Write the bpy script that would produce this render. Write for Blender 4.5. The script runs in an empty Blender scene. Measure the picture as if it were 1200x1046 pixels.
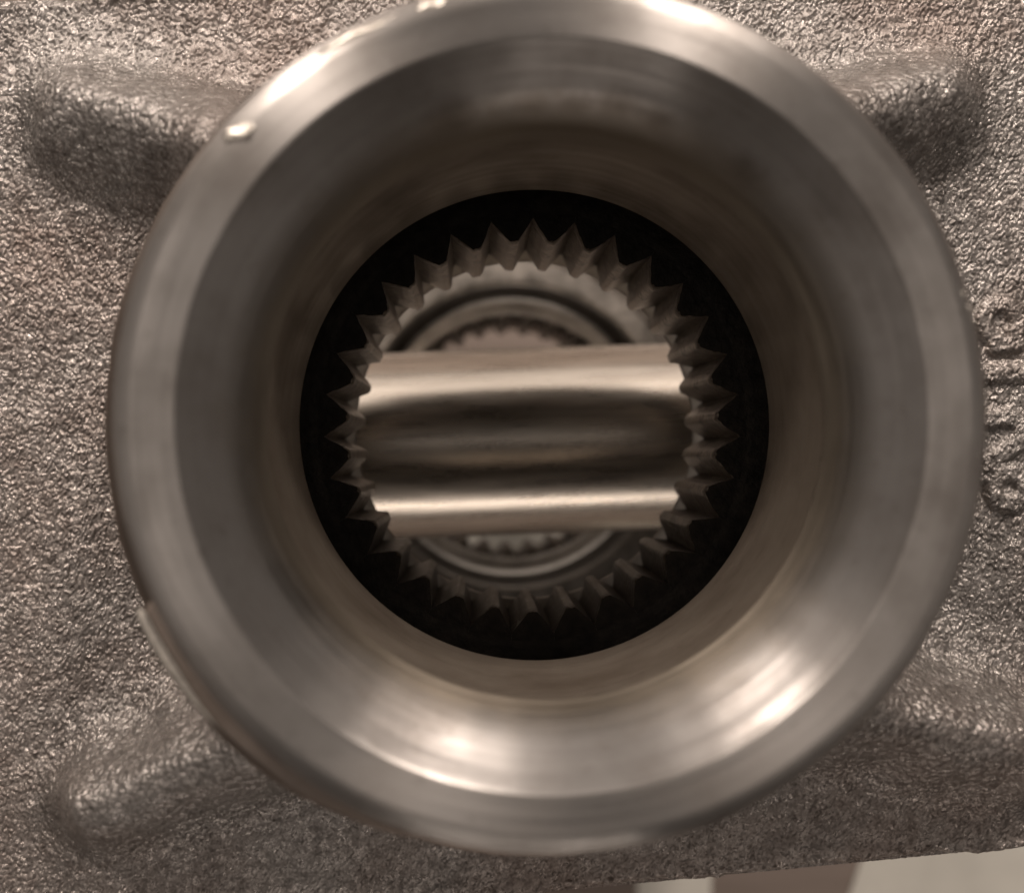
import bpy, bmesh, math, random
import numpy as np
from mathutils import Vector, Matrix

# ------------------------------------------------------------------ camera, world, lamps
S = 0.001                      # everything below is written in millimetres
rng = np.random.default_rng(7)
random.seed(7)
sc = bpy.context.scene
COL = sc.collection
F = 1400.0                     # focal length in pixels of a 1200 px wide frame
CAM = Vector((-4.47, -2.14, 69.3))

cam_d = bpy.data.cameras.new('camera')
cam = bpy.data.objects.new('camera', cam_d)
COL.objects.link(cam)
cam.location = CAM * S
look = Vector((40 / F, 7 / F, -1.0)).normalized()
cam.rotation_mode = 'QUATERNION'
right = look.cross(Vector((0, 1, 0))).normalized()
upv = right.cross(look)
cam.rotation_quaternion = Matrix((right, upv, -look)).transposed().to_quaternion()
cam_d.sensor_width = 36.0
cam_d.lens = 36.0 * F / 1200.0
cam_d.clip_start = 0.002
cam_d.clip_end = 10.0
cam_d.dof.use_dof = True
cam_d.dof.focus_distance = 0.0965
cam_d.dof.aperture_fstop = 23.0
sc.camera = cam

world = bpy.data.worlds.new('World')
sc.world = world
world.use_nodes = True
bg = world.node_tree.nodes['Background']
bg.inputs['Color'].default_value = (1.0, 0.90, 0.83, 1)
bg.inputs['Strength'].default_value = 0.03


def lamp(name, az, zen, dist, size, power, color=(1.0, 0.862, 0.765), size_y=None, target=(0, 0, -20)):
    d = bpy.data.lights.new(name, 'AREA')
    d.energy = power
    d.color = color
    d.size = size
    if size_y:
        d.shape = 'RECTANGLE'
        d.size_y = size_y
    else:
        d.shape = 'DISK'
    o = bpy.data.objects.new(name, d)
    COL.objects.link(o)
    a, z = math.radians(az), math.radians(zen)
    v = Vector((math.sin(z) * math.cos(a), math.sin(z) * math.sin(a), math.cos(z)))
    o.location = Vector(target) * S + v * dist
    o.rotation_euler = (-v).to_track_quat('-Z', 'Y').to_euler()
    return o


lamp('ceiling_lamp', 68, 57, 0.9, 0.13, 3.8)
lamp('ceiling_lamp', 122, 57, 0.9, 0.13, 3.8)
lamp('fill_panel', 105, 62, 1.2, 1.5, 1.5, size_y=0.6)  # unseen panels added as fill for rim and chamfer
lamp('fill_panel', 176, 34, 1.2, 1.3, 2.5, size_y=0.75)
lamp('fill_panel', 2, 35, 1.2, 1.3, 1.6, size_y=0.75)
lamp('shaft_line_fill', 90, 3, 1.2, 0.8, 0.09, size_y=0.035)  # unseen strip added for the thin middle line on the shaft
lamp('shaft_band_fill', 92, 74, 0.7, 0.90, 1.3, size_y=0.5, target=(0, 0, -60))  # unseen panel added for the bright upper band on the shaft
lamp('low_shaft_fill', 268, 79, 0.7, 0.40, 0.48, size_y=0.04, target=(0, 0, -60))  # unseen strip added for the shaft's lower bright line and the far gear

sc.view_settings.view_transform = 'Standard'
sc.view_settings.look = 'None'
sc.view_settings.exposure = 0.12
sc.view_settings.gamma = 1.0
sc.view_settings.use_curve_mapping = False


# ------------------------------------------------------------------ materials
class NT:
    def __init__(self, name):
        self.m = bpy.data.materials.new(name)
        self.m.use_nodes = True
        self.t = self.m.node_tree
        self.p = self.t.nodes['Principled BSDF']
        self.co = self.t.nodes.new('ShaderNodeTexCoord').outputs['Object']

    def n(self, kind, **kw):
        nd = self.t.nodes.new(kind)
        for k, v in kw.items():
            if hasattr(nd, k):
                setattr(nd, k, v)
            else:
                nd.inputs[k.replace('_', ' ')].default_value = v
        return nd

    def link(self, a, b):
        self.t.links.new(a, b)

    def noise(self, scale, detail=3.0, rough=0.55, vec=None):
        nd = self.t.nodes.new('ShaderNodeTexNoise')
        nd.inputs['Scale'].default_value = scale
        nd.inputs['Detail'].default_value = detail
        nd.inputs['Roughness'].default_value = rough
        self.link(vec if vec is not None else self.co, nd.inputs['Vector'])
        return nd.outputs['Fac']

    def ramp(self, fac, stops):
        nd = self.t.nodes.new('ShaderNodeValToRGB')
        els = nd.color_ramp.elements
        while len(els) < len(stops):
            els.new(0.5)
        for e, (p, c) in zip(els, stops):
            e.position = p
            e.color = (c[0], c[1], c[2], 1) if isinstance(c, tuple) else (c, c, c, 1)
        self.link(fac, nd.inputs['Fac'])
        return nd.outputs['Color']

    def math(self, op, a, b=None):
        nd = self.t.nodes.new('ShaderNodeMath')
        nd.operation = op
        for i, v in enumerate((a, b)):
            if v is None:
                continue
            if isinstance(v, (int, float)):
                nd.inputs[i].default_value = v
            else:
                self.link(v, nd.inputs[i])
        return nd.outputs[0]

    def mix(self, fac, a, b, blend='MIX'):
        nd = self.t.nodes.new('ShaderNodeMix')
        nd.data_type = 'RGBA'
        nd.blend_type = blend
        for sock, v in ((nd.inputs[0], fac), (nd.inputs[6], a), (nd.inputs[7], b)):
            if isinstance(v, (int, float)):
                sock.default_value = v
            elif isinstance(v, tuple):
                sock.default_value = (v[0], v[1], v[2], 1)
            else:
                self.link(v, sock)
        return nd.outputs[2]

    def bump(self, height, strength, dist, normal=None):
        nd = self.t.nodes.new('ShaderNodeBump')
        nd.inputs['Strength'].default_value = strength
        nd.inputs['Distance'].default_value = dist
        self.link(height, nd.inputs['Height'])
        if normal is not None:
            self.link(normal, nd.inputs['Normal'])
        return nd.outputs['Normal']

    def polar(self, kr, ka):
        """circumferential coordinates: fine across the turning marks, long along them"""
        sep = self.t.nodes.new('ShaderNodeSeparateXYZ')
        self.link(self.co, sep.inputs[0])
        x, y, z = sep.outputs
        r = self.math('SQRT', self.math('ADD', self.math('MULTIPLY', x, x), self.math('MULTIPLY', y, y)))
        a = self.math('ARCTAN2', y, x)
        ca, sa = self.math('COSINE', a), self.math('SINE', a)
        cb = self.t.nodes.new('ShaderNodeCombineXYZ')
        rz = self.math('ADD', r, self.math('MULTIPLY', z, 0.83))
        self.link(self.math('MULTIPLY', rz, kr), cb.inputs[0])
        self.link(self.math('MULTIPLY', ca, ka), cb.inputs[1])
        self.link(self.math('MULTIPLY', sa, ka), cb.inputs[2])
        return cb.outputs[0]


def mat_cast():
    k = NT('cast_iron')
    n1 = k.noise(1100, 4)
    n2 = k.noise(60, 3)
    n3 = k.noise(230, 4, 0.65)
    c = k.ramp(n1, [(0.3, (0.18, 0.165, 0.152)), (0.7, (0.46, 0.43, 0.405))])
    c = k.mix(k.ramp(n2, [(0.40, 0.0), (0.72, 0.5)]), c, (0.21, 0.145, 0.115))
    c = k.mix(k.ramp(n3, [(0.56, 0.0), (0.72, 0.45)]), c, (0.12, 0.10, 0.088))
    k.link(c, k.p.inputs['Base Color'])
    k.p.inputs['Metallic'].default_value = 0.6
    k.p.inputs['Specular IOR Level'].default_value = 0.8
    k.link(k.ramp(n1, [(0.3, 0.42), (0.75, 0.18)]), k.p.inputs['Roughness'])
    wv = k.t.nodes.new('ShaderNodeVectorMath')
    wv.operation = 'MULTIPLY_ADD'
    nz = k.t.nodes.new('ShaderNodeTexNoise')
    nz.inputs['Scale'].default_value = 900
    k.link(k.co, nz.inputs['Vector'])
    k.link(nz.outputs['Color'], wv.inputs[0])
    wv.inputs[1].default_value = (0.0005, 0.0005, 0.0005)
    k.link(k.co, wv.inputs[2])
    vo = k.t.nodes.new('ShaderNodeTexVoronoi')
    vo.inputs['Scale'].default_value = 2000
    k.link(wv.outputs[0], vo.inputs['Vector'])
    peb = k.math('SUBTRACT', 1.0, vo.outputs['Distance'])
    nrm = k.bump(peb, 0.9, 0.00015)
    nrm = k.bump(k.noise(4300, 4, 0.65), 0.8, 0.00008, nrm)
    fl = k.t.nodes.new('ShaderNodeTexVoronoi')          # crystal facets of the broken sand skin
    fl.inputs['Scale'].default_value = 3600
    k.link(wv.outputs[0], fl.inputs['Vector'])
    v1 = k.t.nodes.new('ShaderNodeVectorMath')
    v1.operation = 'SUBTRACT'
    k.link(fl.outputs['Color'], v1.inputs[0])
    v1.inputs[1].default_value = (0.5, 0.5, 0.5)
    v2 = k.t.nodes.new('ShaderNodeVectorMath')
    v2.operation = 'MULTIPLY_ADD'
    k.link(v1.outputs[0], v2.inputs[0])
    v2.inputs[1].default_value = (0.42, 0.42, 0.42)
    k.link(nrm, v2.inputs[2])
    v3 = k.t.nodes.new('ShaderNodeVectorMath')
    v3.operation = 'NORMALIZE'
    k.link(v2.outputs[0], v3.inputs[0])
    k.link(v3.outputs[0], k.p.inputs['Normal'])
    return k.m


def mat_turned(name, base, rough, aniso, groove=0.35, stain=0.3, stain_col=(0.10, 0.075, 0.055), blobs=(), film=False, film_col=(0.28, 0.245, 0.20)):
    k = NT(name)
    pv = k.polar(9000, 2.0)
    g = k.noise(1.0, 3, 0.6, pv)
    g2 = k.noise(1.0, 2, 0.6, k.polar(1400, 1.2))
    n = k.noise(120, 5, 0.6)
    nf = k.noise(700, 4, 0.6)
    c = k.mix(k.ramp(g2, [(0.3, 0.0), (0.7, 0.5)]), base, tuple(b * 0.72 for b in base))
    c = k.mix(k.ramp(n, [(0.42, 0.0), (0.72, stain)]), c, stain_col)
    c = k.mix(k.ramp(nf, [(0.60, 0.0), (0.75, stain * 0.5)]), c, stain_col)
    for bx, by, bz, br in blobs:
        d = k.t.nodes.new('ShaderNodeVectorMath')
        d.operation = 'DISTANCE'
        k.link(k.co, d.inputs[0])
        d.inputs[1].default_value = (bx * S, by * S, bz * S)
        dd = k.math('ADD', k.math('DIVIDE', d.outputs['Value'], br * S), k.math('MULTIPLY', k.math('SUBTRACT', nf, 0.5), 1.1))
        c = k.mix(k.ramp(dd, [(0.20, 0.6), (1.0, 0.0)]), c, (0.09, 0.068, 0.05))
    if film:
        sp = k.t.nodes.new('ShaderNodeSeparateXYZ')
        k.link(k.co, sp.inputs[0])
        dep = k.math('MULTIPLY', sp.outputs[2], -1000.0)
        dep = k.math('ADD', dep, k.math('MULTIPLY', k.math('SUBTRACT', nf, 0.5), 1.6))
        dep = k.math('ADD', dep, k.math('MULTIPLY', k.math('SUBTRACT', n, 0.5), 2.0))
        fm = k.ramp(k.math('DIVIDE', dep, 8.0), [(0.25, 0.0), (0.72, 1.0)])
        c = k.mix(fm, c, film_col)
    k.link(c, k.p.inputs['Base Color'])
    k.p.inputs['Metallic'].default_value = 1.0
    rr = k.math('ADD', k.math('ADD', k.math('MULTIPLY', n, 0.34), k.math('MULTIPLY', g2, 0.30)), rough - 0.32)
    k.link(rr, k.p.inputs['Roughness'])
    k.p.inputs['Anisotropic'].default_value = aniso
    tg = k.t.nodes.new('ShaderNodeTangent')
    tg.direction_type = 'RADIAL'
    tg.axis = 'Z'
    k.p.inputs['Anisotropic Rotation'].default_value = 0.25
    k.link(tg.outputs[0], k.p.inputs['Tangent'])
    nrm = k.bump(g, groove, 0.00001)
    nrm = k.bump(g2, 0.25, 0.00003, nrm)
    nrm = k.bump(nf, 0.12, 0.00003, nrm)
    k.link(nrm, k.p.inputs['Normal'])
    return k.m


def mat_simple(name, lo, hi, rough, metallic, scale=400, bscale=1500, bstr=0.4, bdist=0.00006, rvar=0.15):
    k = NT(name)
    n = k.noise(scale, 5, 0.6)
    k.link(k.ramp(n, [(0.32, lo), (0.7, hi)]), k.p.inputs['Base Color'])
    k.p.inputs['Metallic'].default_value = metallic
    k.link(k.math('ADD', k.math('MULTIPLY', n, rvar * 2), rough - rvar), k.p.inputs['Roughness'])
    k.link(k.bump(k.noise(bscale, 4, 0.6), bstr, bdist), k.p.inputs['Normal'])
    return k.m


M_cast = mat_cast()
M_rim = mat_turned('turned_steel', (0.52, 0.495, 0.47), 0.43, 0.9, 0.8, 0.45)
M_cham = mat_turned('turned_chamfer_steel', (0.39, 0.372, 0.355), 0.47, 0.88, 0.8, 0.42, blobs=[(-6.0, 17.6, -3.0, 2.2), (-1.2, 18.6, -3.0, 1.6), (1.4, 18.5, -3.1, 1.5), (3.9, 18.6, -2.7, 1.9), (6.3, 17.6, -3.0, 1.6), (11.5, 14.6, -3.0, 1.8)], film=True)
M_bore = mat_turned('oily_bore_steel', (0.31, 0.27, 0.225), 0.55, 0.3, 0.5, 0.65, (0.09, 0.065, 0.045))
M_wall = mat_turned('oily_outer_steel', (0.32, 0.27, 0.235), 0.45, 0.5, 0.5, 0.5)
M_black = mat_simple('black_face_steel', (0.005, 0.0045, 0.004), (0.022, 0.019, 0.016), 0.6, 0.6, 900, 2500, 0.9, 0.00012)  # near-black base colour for the gear front and tooth ends
M_black.node_tree.nodes['Principled BSDF'].inputs['Specular IOR Level'].default_value = 0.25
M_tooth = mat_simple('spline_steel', (0.06, 0.05, 0.042), (0.34, 0.30, 0.26), 0.38, 1.0, 1100, 2000, 1.0, 0.00030)
M_gear = mat_simple('gear_steel', (0.15, 0.14, 0.125), (0.33, 0.305, 0.275), 0.48, 1.0, 300, 1500, 0.5, 0.00006)
M_face = mat_simple('bright_gear_face', (0.30, 0.285, 0.26), (0.52, 0.495, 0.46), 0.42, 1.0, 300, 1500, 0.5, 0.00006)
M_dark = mat_simple('dark_recess_steel', (0.07, 0.062, 0.054), (0.14, 0.125, 0.108), 0.5, 0.9, 300, 1500, 0.5, 0.00006)  # darker base colour for the counterbore wall
M_nick_glint = mat_simple('nick_glint_steel', (0.50, 0.47, 0.42), (0.75, 0.70, 0.63), 0.42, 1.0, 2500, 3000, 0.4, 0.00005)  # bare nicks, and the pale strip drawn as an edge glint


def add_shade_grime(m):  # darkens the lower teeth: shade painted into the colour, mixed with grime
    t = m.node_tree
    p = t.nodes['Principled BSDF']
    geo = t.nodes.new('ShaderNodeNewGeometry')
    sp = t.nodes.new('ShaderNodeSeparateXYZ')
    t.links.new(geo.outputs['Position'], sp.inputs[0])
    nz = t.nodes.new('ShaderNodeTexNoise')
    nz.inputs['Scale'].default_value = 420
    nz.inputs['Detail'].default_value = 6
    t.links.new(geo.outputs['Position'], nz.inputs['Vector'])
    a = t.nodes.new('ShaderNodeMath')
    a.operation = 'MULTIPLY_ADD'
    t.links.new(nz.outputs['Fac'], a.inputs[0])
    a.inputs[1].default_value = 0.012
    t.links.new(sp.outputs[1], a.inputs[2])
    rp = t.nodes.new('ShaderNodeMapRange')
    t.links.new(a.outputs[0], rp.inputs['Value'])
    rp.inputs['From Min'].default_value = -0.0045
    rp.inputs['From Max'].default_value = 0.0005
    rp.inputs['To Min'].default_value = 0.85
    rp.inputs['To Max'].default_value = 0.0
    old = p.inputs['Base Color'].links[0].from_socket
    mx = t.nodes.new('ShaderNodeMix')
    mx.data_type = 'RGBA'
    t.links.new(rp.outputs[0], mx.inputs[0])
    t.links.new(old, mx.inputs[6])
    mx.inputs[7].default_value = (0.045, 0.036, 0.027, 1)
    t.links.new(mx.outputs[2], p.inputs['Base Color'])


add_shade_grime(M_tooth)


def mat_pin():
    k = NT('ground_pin_steel')
    mp = k.t.nodes.new('ShaderNodeMapping')
    mp.inputs['Scale'].default_value = (90, 900, 900)
    k.link(k.co, mp.inputs['Vector'])
    n = k.noise(1.0, 4, 0.6, mp.outputs[0])
    k.link(k.ramp(n, [(0.3, (0.50, 0.45, 0.39)), (0.7, (0.72, 0.66, 0.58))]), k.p.inputs['Base Color'])
    k.p.inputs['Metallic'].default_value = 1.0
    k.link(k.math('ADD', k.math('MULTIPLY', n, 0.16), 0.20), k.p.inputs['Roughness'])
    k.link(k.bump(k.noise(110, 4), 0.14, 0.0003), k.p.inputs['Normal'])
    return k.m


M_pin = mat_pin()


def mat_table():
    k = NT('brown_table')
    mp = k.t.nodes.new('ShaderNodeMapping')
    mp.inputs['Scale'].default_value = (12, 130, 40)
    k.link(k.co, mp.inputs['Vector'])
    n = k.noise(1.0, 6, 0.6, mp.outputs[0])
    k.link(k.ramp(n, [(0.3, (0.17, 0.135, 0.115)), (0.7, (0.27, 0.22, 0.19))]), k.p.inputs['Base Color'])
    k.p.inputs['Roughness'].default_value = 0.5
    return k.m


def mat_paper():
    k = NT('cream_paper')
    n = k.noise(90, 4)
    k.link(k.ramp(n, [(0.3, (0.62, 0.60, 0.54)), (0.7, (0.72, 0.70, 0.63))]), k.p.inputs['Base Color'])
    k.p.inputs['Roughness'].default_value = 0.85
    k.link(k.bump(k.noise(35, 3), 0.3, 0.001), k.p.inputs['Normal'])
    return k.m


M_table, M_paper = mat_table(), mat_paper()


# ------------------------------------------------------------------ helpers
def link_obj(name, me, parent=None):
    o = bpy.data.objects.new(name, me)
    COL.objects.link(o)
    if parent is not None:
        o.parent = parent
    return o


def tag(o, label, cat, group=None):
    o['label'] = label
    o['category'] = cat
    if group:
        o['group'] = group


def mesh_from(name, verts, faces, mats, parent=None, smooth=True, midx=None):
    me = bpy.data.meshes.new(name)
    me.from_pydata([(v[0] * S, v[1] * S, v[2] * S) for v in verts], [], faces)
    for m in mats:
        me.materials.append(m)
    if midx is not None:
        me.polygons.foreach_set('material_index', midx)
    me.polygons.foreach_set('use_smooth', [smooth] * len(me.polygons))
    me.update()
    return link_obj(name, me, parent)


def revolve(name, prof, mat, parent=None, seg=256, wob=0.0, rmod=None):
    """turn a list of (radius, z) about the z axis; wob gives the worn, never perfectly round edge"""
    verts, faces = [], []
    ph = [random.uniform(0, 6.28) for _ in range(6)]
    for i in range(seg):
        a = 2 * math.pi * i / seg
        w = wob * (math.sin(5 * a + ph[0]) + math.sin(11 * a + ph[1]) + 0.7 * math.sin(23 * a + ph[2]) + 0.5 * math.sin(41 * a + ph[3]))
        for j, (r, z) in enumerate(prof):
            rr = r + w
            if rmod:
                rr += rmod(a, j)
            verts.append((rr * math.cos(a), rr * math.sin(a), z))
    n = len(prof)
    for i in range(seg):
        k = (i + 1) % seg
        for j in range(n - 1):
            faces.append((i * n + j, k * n + j, k * n + j + 1, i * n + j + 1))
    return mesh_from(name, verts, faces, [mat], parent)


def round_prof(pts, rad, steps=4):
    """round the inner corners of a profile"""
    out = [pts[0]]
    for a, b, c in zip(pts, pts[1:], pts[2:]):
        va, vc = Vector((a[0] - b[0], a[1] - b[1])), Vector((c[0] - b[0], c[1] - b[1]))
        d = min(rad, va.length * 0.45, vc.length * 0.45)
        p, q = Vector(b) + va.normalized() * d, Vector(b) + vc.normalized() * d
        for s in range(steps + 1):
            t = s / steps
            m = p * (1 - t) ** 2 + Vector(b) * 2 * t * (1 - t) + q * t * t
            out.append((m.x, m.y))
    out.append(pts[-1])
    return out


def box(name, x0, x1, y0, y1, z0, z1, mat, parent=None, bev=1.0, rotz=0.0):
    bm = bmesh.new()
    bmesh.ops.create_cube(bm, size=1.0)
    for v in bm.verts:
        v.co = Vector(((x0 + x1) / 2 + v.co.x * (x1 - x0), (y0 + y1) / 2 + v.co.y * (y1 - y0), (z0 + z1) / 2 + v.co.z * (z1 - z0))) * S
    if bev:
        bmesh.ops.bevel(bm, geom=bm.edges[:], offset=bev * S, segments=3, affect='EDGES', profile=0.5)
    if rotz:
        bmesh.ops.rotate(bm, verts=bm.verts[:], cent=(0, 0, 0), matrix=Matrix.Rotation(rotz, 3, 'Z'))
    me = bpy.data.meshes.new(name)
    bm.to_mesh(me)
    bm.free()
    me.materials.append(mat)
    return link_obj(name, me, parent)


# ------------------------------------------------------------------ setting: table and papers under the housing
TZ = -160.0
tab = mesh_from('table', [(-700, -700, TZ), (700, -700, TZ), (700, 700, TZ), (-700, 700, TZ)], [(0, 1, 2, 3)], [M_table])
tab['kind'] = 'structure'


def paper(pts, label, dz):
    n = len(pts)
    vs = [(x, y, TZ + dz) for x, y in pts] + [(x, y, TZ + dz + 0.25) for x, y in pts]
    fs = [tuple(range(n - 1, -1, -1)), tuple(range(n, 2 * n))] + [(i, (i + 1) % n, (i + 1) % n + n, i + n) for i in range(n)]
    o = mesh_from('paper_sheet', vs, fs, [M_paper], smooth=False)
    tag(o, label, 'paper', 'paper sheets on the table')
    return o


paper([(26.5, -150), (39.5, -150), (40.5, -76), (26, -76)], 'narrow pale paper strip below the housing edge, left of the dark gap', 0.3)
paper([(46, -150), (190, -150), (190, -20), (78, -20), (71, -76)], 'large cream paper sheet at the bottom right corner beyond the housing edge', 0.3)
paper([(-36, -70), (24, -70), (24, -9), (-36, -12)], 'pale paper seen through the far bore below the cross shaft', 0.3)  # sheet stops mid-bore, so its shape draws the bright lower crescent

# ------------------------------------------------------------------ the housing
case = bpy.data.objects.new('differential_case', None)
COL.objects.link(case)
tag(case, 'rough brown-grey cast metal housing with a machined round boss filling the frame', 'housing')

PZ = -24.0                     # level of the cast face
ROT = math.radians(4.8)
CR, SR = math.cos(ROT), math.sin(ROT)


def px(x, y, z=PZ):
    d = CAM.z - z
    return ((x - 560) * d / F + CAM.x, (530 - y) * d / F + CAM.y)


def noise_field(nv, nu, h, lam, width, seed):
    """band-limited random field with wavelength lam (mm)"""
    r = np.random.default_rng(seed)
    f = np.fft.rfft2(r.standard_normal((nv, nu)))
    ky = np.fft.fftfreq(nv, h)[:, None]
    kx = np.fft.rfftfreq(nu, h)[None, :]
    k = np.sqrt(kx * kx + ky * ky) + 1e-9
    f *= np.exp(-(np.log(k * lam) / width) ** 2)
    o = np.fft.irfft2(f, s=(nv, nu))
    return o / o.std()


def smooth(e0, e1, x):
    t = np.clip((x - e0) / (e1 - e0), 0, 1)
    return t * t * (3 - 2 * t)


def build_cast_face():
    h = 0.115
    U0, U1, V0, V1 = -50.0, 48.0, -36.9, 36.6
    nu, nv = int((U1 - U0) / h) + 1, int((V1 - V0) / h) + 1
    u = np.linspace(U0, U1, nu)
    v = np.linspace(V0, V1, nv)
    UU, VV = np.meshgrid(u, v)
    X, Y = CR * UU - SR * VV, SR * UU + CR * VV
    R = np.sqrt(X * X + Y * Y)
    big = noise_field(nv, nu, h, 9.0, 0.6, 1)
    mid = noise_field(nv, nu, h, 1.6, 0.5, 2)
    gr = noise_field(nv, nu, h, 0.40, 0.8, 3)
    fine = noise_field(nv, nu, h, 0.36, 0.3, 4)
    # gussets: (start px, end px, half width at boss, at tip, height at boss, at tip)
    ribs = [((245, 165), (98, 124), 5.4, 4.6, 8.6, 4.6),
            ((970, 140), (1100, 104), 5.2, 4.5, 8.6, 4.6),
            ((285, 862), (125, 930), 5.2, 4.4, 9.6, 6.8),
            ((960, 812), (1200, 872), 5.4, 4.7, 9.6, 6.8)]
    Z = np.zeros_like(X)
    rid = np.zeros(X.shape, int)
    best = np.zeros_like(X)
    for i, (a, b, w0, w1, h0, h1) in enumerate(ribs):
        ax, ay = px(*a, z=-18)
        bx, by = px(*b, z=-21)
        L = math.hypot(bx - ax, by - ay)
        dx, dy = (bx - ax) / L, (by - ay) / L
        wx, wy = X + 0.12 * big, Y + 0.12 * np.roll(big, 90, 1)
        t = (wx - ax) * dx + (wy - ay) * dy
        s = -(wx - ax) * dy + (wy - ay) * dx
        tt = np.clip(t / L, 0, 1)
        w = w0 + (w1 - w0) * tt
        s = s / np.where(s * (1 if dx > 0 else -1) > 0, 0.85, 1.12)
        over = np.maximum(t - L, 0)
        dist = np.sqrt(s * s + over * over) / w
        H = (h0 + (h1 - h0) * tt ** 0.8) * (0.8 * (1 - smooth(0.05, 1.35, dist)) + 0.2 * (1 - smooth(0.2, 2.1, dist)))
        H *= smooth(-14, -8, t)
        Z = np.maximum(Z, H) + 0.12 * np.minimum(Z, H)
        m = H > best
        best[m] = H[m]
        rid[m & (H > 0.9)] = i + 1
    # fillet to the boss
    Z += 4.0 * np.exp(-np.maximum(R - 29.0, 0) / 1.3)
    Z = np.where(Z > 8.5, 8.5 + 2.2 * np.tanh((Z - 8.5) / 2.2), Z)
    # raised casting marks at the right (partly hidden behind the rim)
    marks = [[('arc', 1180, 376, 21, -40, 250), ('line', 1196, 386, 1196, 402), ('line', 1196, 402, 1172, 404)],
             [('line', 1154, 438, 1230, 434)],
             [('line', 1156, 491, 1186, 489), ('arc', 1186, 507, 18, -80, 90), ('line', 1164, 540, 1190, 526)],
             [('arc', 1188, 573, 19, 0, 360), ('line', 1150, 556, 1176, 560)]]
    mk = np.zeros_like(X)
    for mi, strokes in enumerate(marks):
        D = np.full(X.shape, 99.0)
        for st in strokes:
            if st[0] == 'line':
                (x0, y0), (x1, y1) = px(st[1], st[2]), px(st[3], st[4])
                pts = [(x0 + (x1 - x0) * q / 12, y0 + (y1 - y0) * q / 12) for q in range(13)]
            else:
                pts = []
                for q in range(25):
                    a = math.radians(st[4] + (st[5] - st[4]) * q / 24)
                    pts.append(px(st[1] + st[3] * math.cos(a), st[2] - st[3] * math.sin(a)))
            for qx, qy in pts:
                D = np.minimum(D, np.hypot(X - qx, Y - qy))
        Hm = 0.48 * (1 - smooth(0.35, 1.0, D + 0.04 * mid))
        rid[(Hm > 0.08) & (rid == 0)] = 10 + mi
        Z += Hm
    calm = 1 - 0.65 * smooth(1.0, 5.0, best)
    by_, bx_ = np.gradient(Z, h)
    steep = np.minimum(np.sqrt(1 + bx_ ** 2 + by_ ** 2), 1.7)
    Z += steep * calm * (0.036 * gr + 0.016 * fine + 0.016 * mid) + 0.03 * big
    # edges: rounded with an uneven casting flash
    e0 = np.minimum(VV - V0, V1 - VV) + 0.05 * mid + 0.14 * np.roll(big, 40, 0) - 0.3
    e1 = np.minimum(UU - U0, U1 - UU)
    e = np.minimum(e0, e1)
    t = np.clip(0.8 - e, 0, 0.8) / 0.8
    Z -= 1.5 * (1 - np.sqrt(np.clip(1 - t * t, 0, 1)))
    flash = np.exp(-((e0 - 0.8) / 0.3) ** 2) * (0.06 + 0.14 * np.clip(mid, 0, 2))
    Z += flash
    Z += PZ
    vid = np.arange(nu * nv).reshape(nv, nu)
    quads = np.stack([vid[:-1, :-1], vid[:-1, 1:], vid[1:, 1:], vid[1:, :-1]], -1).reshape(-1, 4)
    keep = (R[:-1, :-1] > 28.2).reshape(-1)
    lab = rid[:-1, :-1].reshape(-1)
    P = np.stack([X, Y, Z], -1).reshape(-1, 3) * S
    # smooth normals of the whole surface, shared by the pieces so that no seam shows
    gy, gx = np.gradient(Z, h)
    N = np.stack([-gx, -gy, np.ones_like(gx)], -1)
    N = np.stack([N[..., 0] * CR - N[..., 1] * SR, N[..., 0] * SR + N[..., 1] * CR, N[..., 2]], -1)
    N /= np.linalg.norm(N, axis=-1, keepdims=True)
    N = N.reshape(-1, 3)

    def piece(name, mask, parent):
        q = quads[keep & mask]
        ids, inv = np.unique(q, return_inverse=True)
        me = bpy.data.meshes.new(name)
        me.vertices.add(len(ids))
        me.vertices.foreach_set('co', P[ids].astype(np.float32).ravel())
        me.loops.add(len(inv))
        me.loops.foreach_set('vertex_index', inv.astype(np.int32).ravel())
        nq = len(q)
        me.polygons.add(nq)
        me.polygons.foreach_set('loop_start', np.arange(0, nq * 4, 4, dtype=np.int32))
        me.update(calc_edges=True)
        me.polygons.foreach_set('use_smooth', [True] * nq)
        me.normals_split_custom_set_from_vertices(N[ids].tolist())
        me.materials.append(M_cast)
        return link_obj(name, me, parent)

    face = piece('cast_face', lab == 0, case)
    for i in range(4):
        r = piece('rib', lab == i + 1, case)
    for i in range(4):
        r = piece('raised_mark', lab == 10 + i, face)
        r['label'] = ['raised round character high on the right edge', 'raised cast bar at the right edge',
                      'raised hooked character at the right edge', 'raised ring character lowest at the right edge'][i]


build_cast_face()


def slab_with_hole(name, r, z0, z1, parent, inset=0.5, seg=96):
    """rectangular slab (housing outline) with a round hole"""
    hu0, hu1, hv0, hv1 = -50 + inset, 48 - inset, -36.9 + inset, 36.6 - inset
    rect = []
    for i in range(seg):
        a = 2 * math.pi * i / seg
        c, s = math.cos(a), math.sin(a)
        k = min((hu1 if c > 0 else -hu0) / max(abs(c), 1e-6), (hv1 if s > 0 else -hv0) / max(abs(s), 1e-6))
        rect.append((k * c, k * s, a))
    verts, faces = [], []
    for x, y, a in rect:
        X, Y = CR * x - SR * y, SR * x + CR * y
        c, s = math.cos(a + ROT), math.sin(a + ROT)
        verts += [(X, Y, z1), (X, Y, z0), (r * c, r * s, z0), (r * c, r * s, z1)]
    for i in range(seg):
        k = (i + 1) % seg
        for j in range(4):
            faces.append((i * 4 + j, i * 4 + (j + 1) % 4, k * 4 + (j + 1) % 4, k * 4 + j))
    return mesh_from(name, verts, faces, [M_cast], parent, smooth=False)


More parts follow.
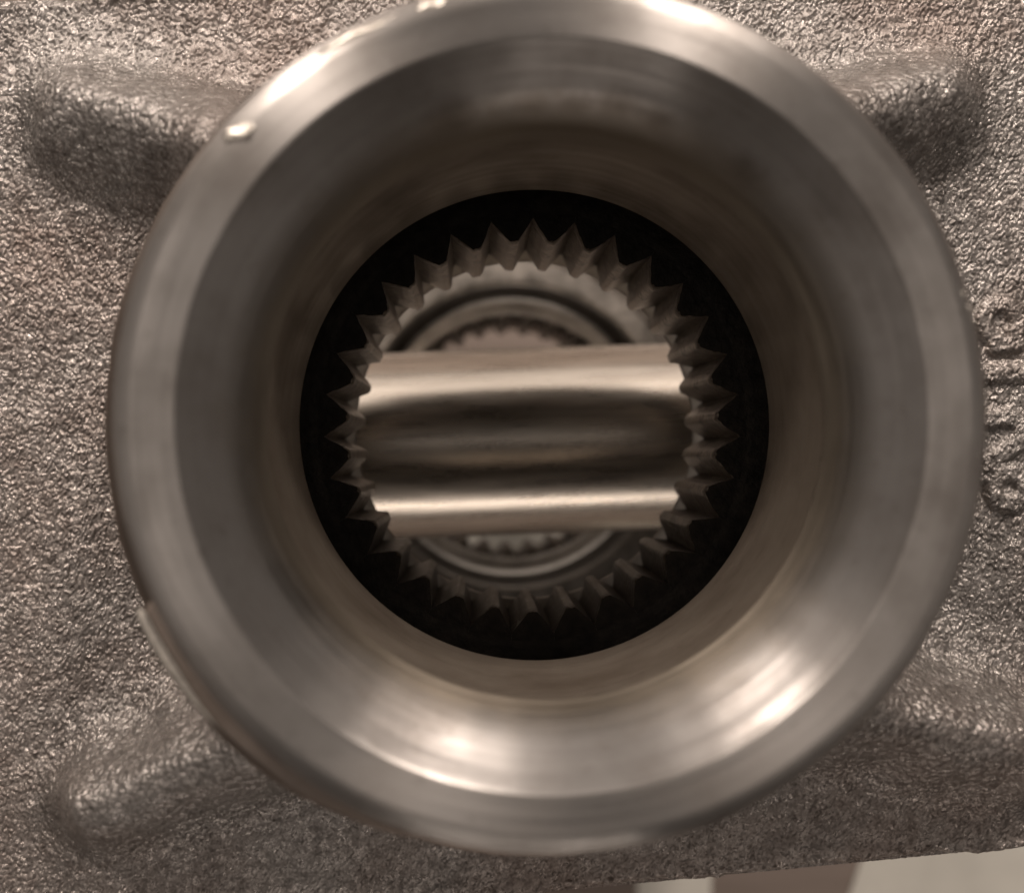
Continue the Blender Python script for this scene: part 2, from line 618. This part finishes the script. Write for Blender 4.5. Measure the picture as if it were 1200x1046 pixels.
slab_with_hole('upper_slab', 21.4, -34.0, -25.6, case)
slab_with_hole('lower_slab', 21.4, -108.0, -98.0, case)
box('side_wall', -49.5, -41.0, -30, 30, -160, -34, M_cast, case, 1.5, ROT)
box('side_wall', 39.0, 47.5, -30, 30, -160, -34, M_cast, case, 1.5, ROT)

# boss: turned parts
journal = revolve('journal', round_prof([(25.85, -1.2), (25.85, -10.2), (25.3, -10.8), (25.3, -11.8), (29.0, -12.0), (30.0, -12.9), (30.5, -27.0)], 0.5), M_wall, case, 320, 0.03)
rim = revolve('rim_face', round_prof([(21.95, -0.10), (22.1, 0.0), (24.5, 0.0), (25.4, -0.5), (25.85, -1.2)], 0.3), M_rim, journal, 320, 0.008)
cham = revolve('chamfer', round_prof([(18.22, -8.5), (18.3, -5.6), (19.0, -3.0), (21.95, -0.10)], 1.2, 6), M_cham, journal, 320, 0.008)
bore = revolve('bore', round_prof([(21.3, -34.0), (21.3, -23.6), (18.45, -23.5), (18.2, -23.2), (18.22, -8.5)], 0.15), M_bore, journal, 320)
# low shoulder left standing on the journal at the lower left


def arc_shoulder():
    prof = round_prof([(25.2, -2.8), (27.3, -2.8), (27.8, -3.4), (28.2, -12.4)], 0.25)
    n, seg, verts, faces = len(prof), 72, [], []
    for i in range(seg + 1):
        t = i / seg
        a = math.radians(203.5 + 64 * t)
        k = min(1, t / 0.03) * min(1, (1 - t) / 0.6) ** 0.5
        for rr, z in prof:
            q = 25.2 + (rr - 25.2) * k + 0.05 * math.sin(31 * a) * k
            verts.append((q * math.cos(a), q * math.sin(a), z))
    for i in range(seg):
        for j in range(n - 1):
            faces.append((i * n + j, (i + 1) * n + j, (i + 1) * n + j + 1, i * n + j + 1))
    return mesh_from('shoulder', verts, faces, [M_wall], journal)


arc_shoulder()


def edge_glint_strip():  # pale strip laid on the shoulder edge as a painted glint
    verts, faces, seg = [], [], 40
    for i in range(seg + 1):
        t = i / seg
        a = math.radians(204.6 + 20 * t)
        w = 0.42 * math.sin(math.pi * min(1, 0.12 + t * 0.88)) ** 0.5 + 0.03 * math.sin(23 * t * 6)
        tp = min(1.0, t / 0.06, (1 - t) / 0.55)
        for q, z in ((27.35 - 0.4 * tp, -2.80 + 0.08 * tp), (27.35, -2.84 + 0.22 * tp), (27.4 + 0.3 * tp, -2.9 + 0.1 * tp), (27.42 + 0.38 * tp, -3.3)):
            verts.append((q * math.cos(a), q * math.sin(a), z))
    for i in range(seg):
        for j in range(3):
            faces.append((i * 4 + j, (i + 1) * 4 + j, (i + 1) * 4 + j + 1, i * 4 + j + 1))
    return mesh_from('edge_glint_strip', verts, faces, [M_nick_glint], journal)


edge_glint_strip()
# nicks with bare metal on the outer edge of the rim


def nick(pxy, z, lx, ly, ang, tilt=0.0):
    x, y = px(*pxy, z=z)
    bm = bmesh.new()
    bmesh.ops.create_icosphere(bm, subdivisions=3, radius=1.0)
    for v in bm.verts:
        f = 1 + 0.24 * math.sin(5 * v.co.x + 3 * v.co.y + 9 * lx) + 0.2 * math.sin(9 * v.co.y - 4 * v.co.x + 5 * ly)
        v.co = Vector((v.co.x * lx * f, v.co.y * ly * f, v.co.z * 0.16))
    M = Matrix.Rotation(math.radians(ang), 3, 'Z') @ Matrix.Rotation(tilt, 3, 'X')
    for v in bm.verts:
        v.co = (M @ v.co + Vector((x, y, z))) * S
    me = bpy.data.meshes.new('nick')
    bm.to_mesh(me)
    bm.free()
    me.materials.append(M_nick_glint)
    me.polygons.foreach_set('use_smooth', [True] * len(me.polygons))
    return link_obj('nick', me, journal)


nick((281, 156), -0.05, 0.95, 0.5, 20, -0.35)
nick((422, 40), -0.3, 2.2, 0.32, 24, -0.3)
nick((505, 6), -0.3, 0.9, 0.4, 14, -0.3)
nick((1131, 342), -0.5, 0.5, 0.3, 105, -0.25)
nick((1140, 365), -0.7, 0.9, 0.3, 105, -0.25)
nick((1146, 532), -0.6, 0.5, 0.4, 90, -0.2)

# far end of the housing
far_prof = [(21.3, -98.0), (21.3, -108.4), (18.45, -108.5), (18.2, -108.8), (18.2, -128.6), (22.1, -132), (25, -132), (25, -108.0)]
revolve('far_journal', round_prof(far_prof, 0.2), M_bore, case, 160)

# ------------------------------------------------------------------ side gears with splined bores
NT_SPL = 31
HALF = math.pi / NT_SPL


def spline_tooth_mesh():
    nphi = 19
    zs = [(-27.5, 0.16), (-27.65, 0.04), (-28.4, 0.0), (-32.0, 0.0), (-37.5, 0.0), (-42.5, 0.0), (-43.0, 0.35)]
    verts, faces, mi = [], [], []
    for z, ch in zs:
        for i in range(nphi):
            q = -1 + 2 * i / (nphi - 1)
            u = abs(q)
            r = 14.95 + ch * (1 - 0.6 * u)
            if u > 0.2:
                r += 1.95 * ((u - 0.2) / 0.8) ** 1.15 * (1 - ch * 0.2)
            r += random.uniform(-0.07, 0.07) * (0 if u > 0.99 else 1)
            a = q * HALF * 0.9985
            verts.append((r * math.cos(a), r * math.sin(a), z + (random.uniform(-0.16, 0.04) if ch > 0.2 else 0)))
    for j in range(len(zs) - 1):
        for i in range(nphi - 1):
            faces.append((j * nphi + i, (j + 1) * nphi + i, (j + 1) * nphi + i + 1, j * nphi + i + 1))
            mi.append(0)
    off = len(verts)
    for zi in (0, len(zs) - 1):
        for i in range(nphi):
            a = (-1 + 2 * i / (nphi - 1)) * HALF * 0.9985
            verts.append((17.4 * math.cos(a), 17.4 * math.sin(a), zs[zi][0]))
    for i in range(nphi - 1):
        faces.append((off + i, i, i + 1, off + i + 1))
        mi.append(1)
        b = (len(zs) - 1) * nphi
        faces.append((b + i, off + nphi + i, off + nphi + i + 1, b + i + 1))
        mi.append(0)
    me = bpy.data.meshes.new('spline_tooth')
    me.from_pydata([(x * S, y * S, z * S) for x, y, z in verts], [], faces)
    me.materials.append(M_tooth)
    me.materials.append(M_black)
    me.polygons.foreach_set('material_index', mi)
    me.polygons.foreach_set('use_smooth', [m == 0 for m in mi])
    me.update()
    return me


def make_gear():
    g = bpy.data.objects.new('side_gear', None)
    COL.objects.link(g)
    tag(g, 'near splined side gear with a black face around pointed internal teeth', 'gear', 'side gears')

    def cog(a, j):
        return 1.3 * max(-1, min(1, 2.5 * math.sin(16 * a))) if 2 <= j <= 3 else 0.0
    revolve('hub', [(20.4, -27.9), (20.6, -35.2), (27.5, -36.0), (26.0, -44.5), (22.0, -50.0)], M_gear, g, 192, rmod=cog)
    revolve('front_face', round_prof([(17.4, -27.52), (18.0, -27.45), (20.0, -27.45), (20.4, -27.9)], 0.2), M_black, g, 192)
    revolve('inner_face', round_prof([(22.0, -50.0), (19.5, -50.3), (19.0, -49.8)], 0.3), M_gear, g, 128)
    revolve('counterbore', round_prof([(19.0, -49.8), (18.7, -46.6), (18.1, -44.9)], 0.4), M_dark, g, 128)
    revolve('counterbore_floor', round_prof([(18.1, -44.9), (17.6, -44.5), (16.0, -44.4), (15.9, -43.9), (17.4, -43.1)], 0.2), M_face, g, 128)
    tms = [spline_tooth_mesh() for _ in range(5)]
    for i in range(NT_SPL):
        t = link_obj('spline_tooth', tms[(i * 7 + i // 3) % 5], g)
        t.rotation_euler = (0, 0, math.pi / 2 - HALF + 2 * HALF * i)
    return g


gear = make_gear()
far = gear.copy()
COL.objects.link(far)
for ch in list(gear.children):
    c = ch.copy()
    COL.objects.link(c)
    c.parent = far
far.rotation_euler = (math.pi, 0, 0.07)
far.location = (0, 0, -132.0 * S)
far['label'] = 'far splined side gear seen behind the polished cross shaft'

# ------------------------------------------------------------------ cross shaft
PINZ, PR = -66.0, 10.5
prof = [(0.01, -43.5), (9.4, -43.5), (10.5, -42.4), (10.5, -30), (10.46, -14), (10.5, -8), (10.5, 8), (10.46, 14), (10.5, 30), (10.5, 42.4), (9.4, 43.5), (0.01, 43.5)]
pin = revolve('cross_shaft', prof, M_pin, None, 192)
for v in pin.data.vertices:
    v.co = Vector((v.co.z, v.co.y, -v.co.x))
pin.location = (0, -0.9 * S, PINZ * S)
pin.rotation_euler = (0, 0, math.radians(2.1))
tag(pin, 'polished steel cross shaft lying across the inside of the bore', 'shaft')
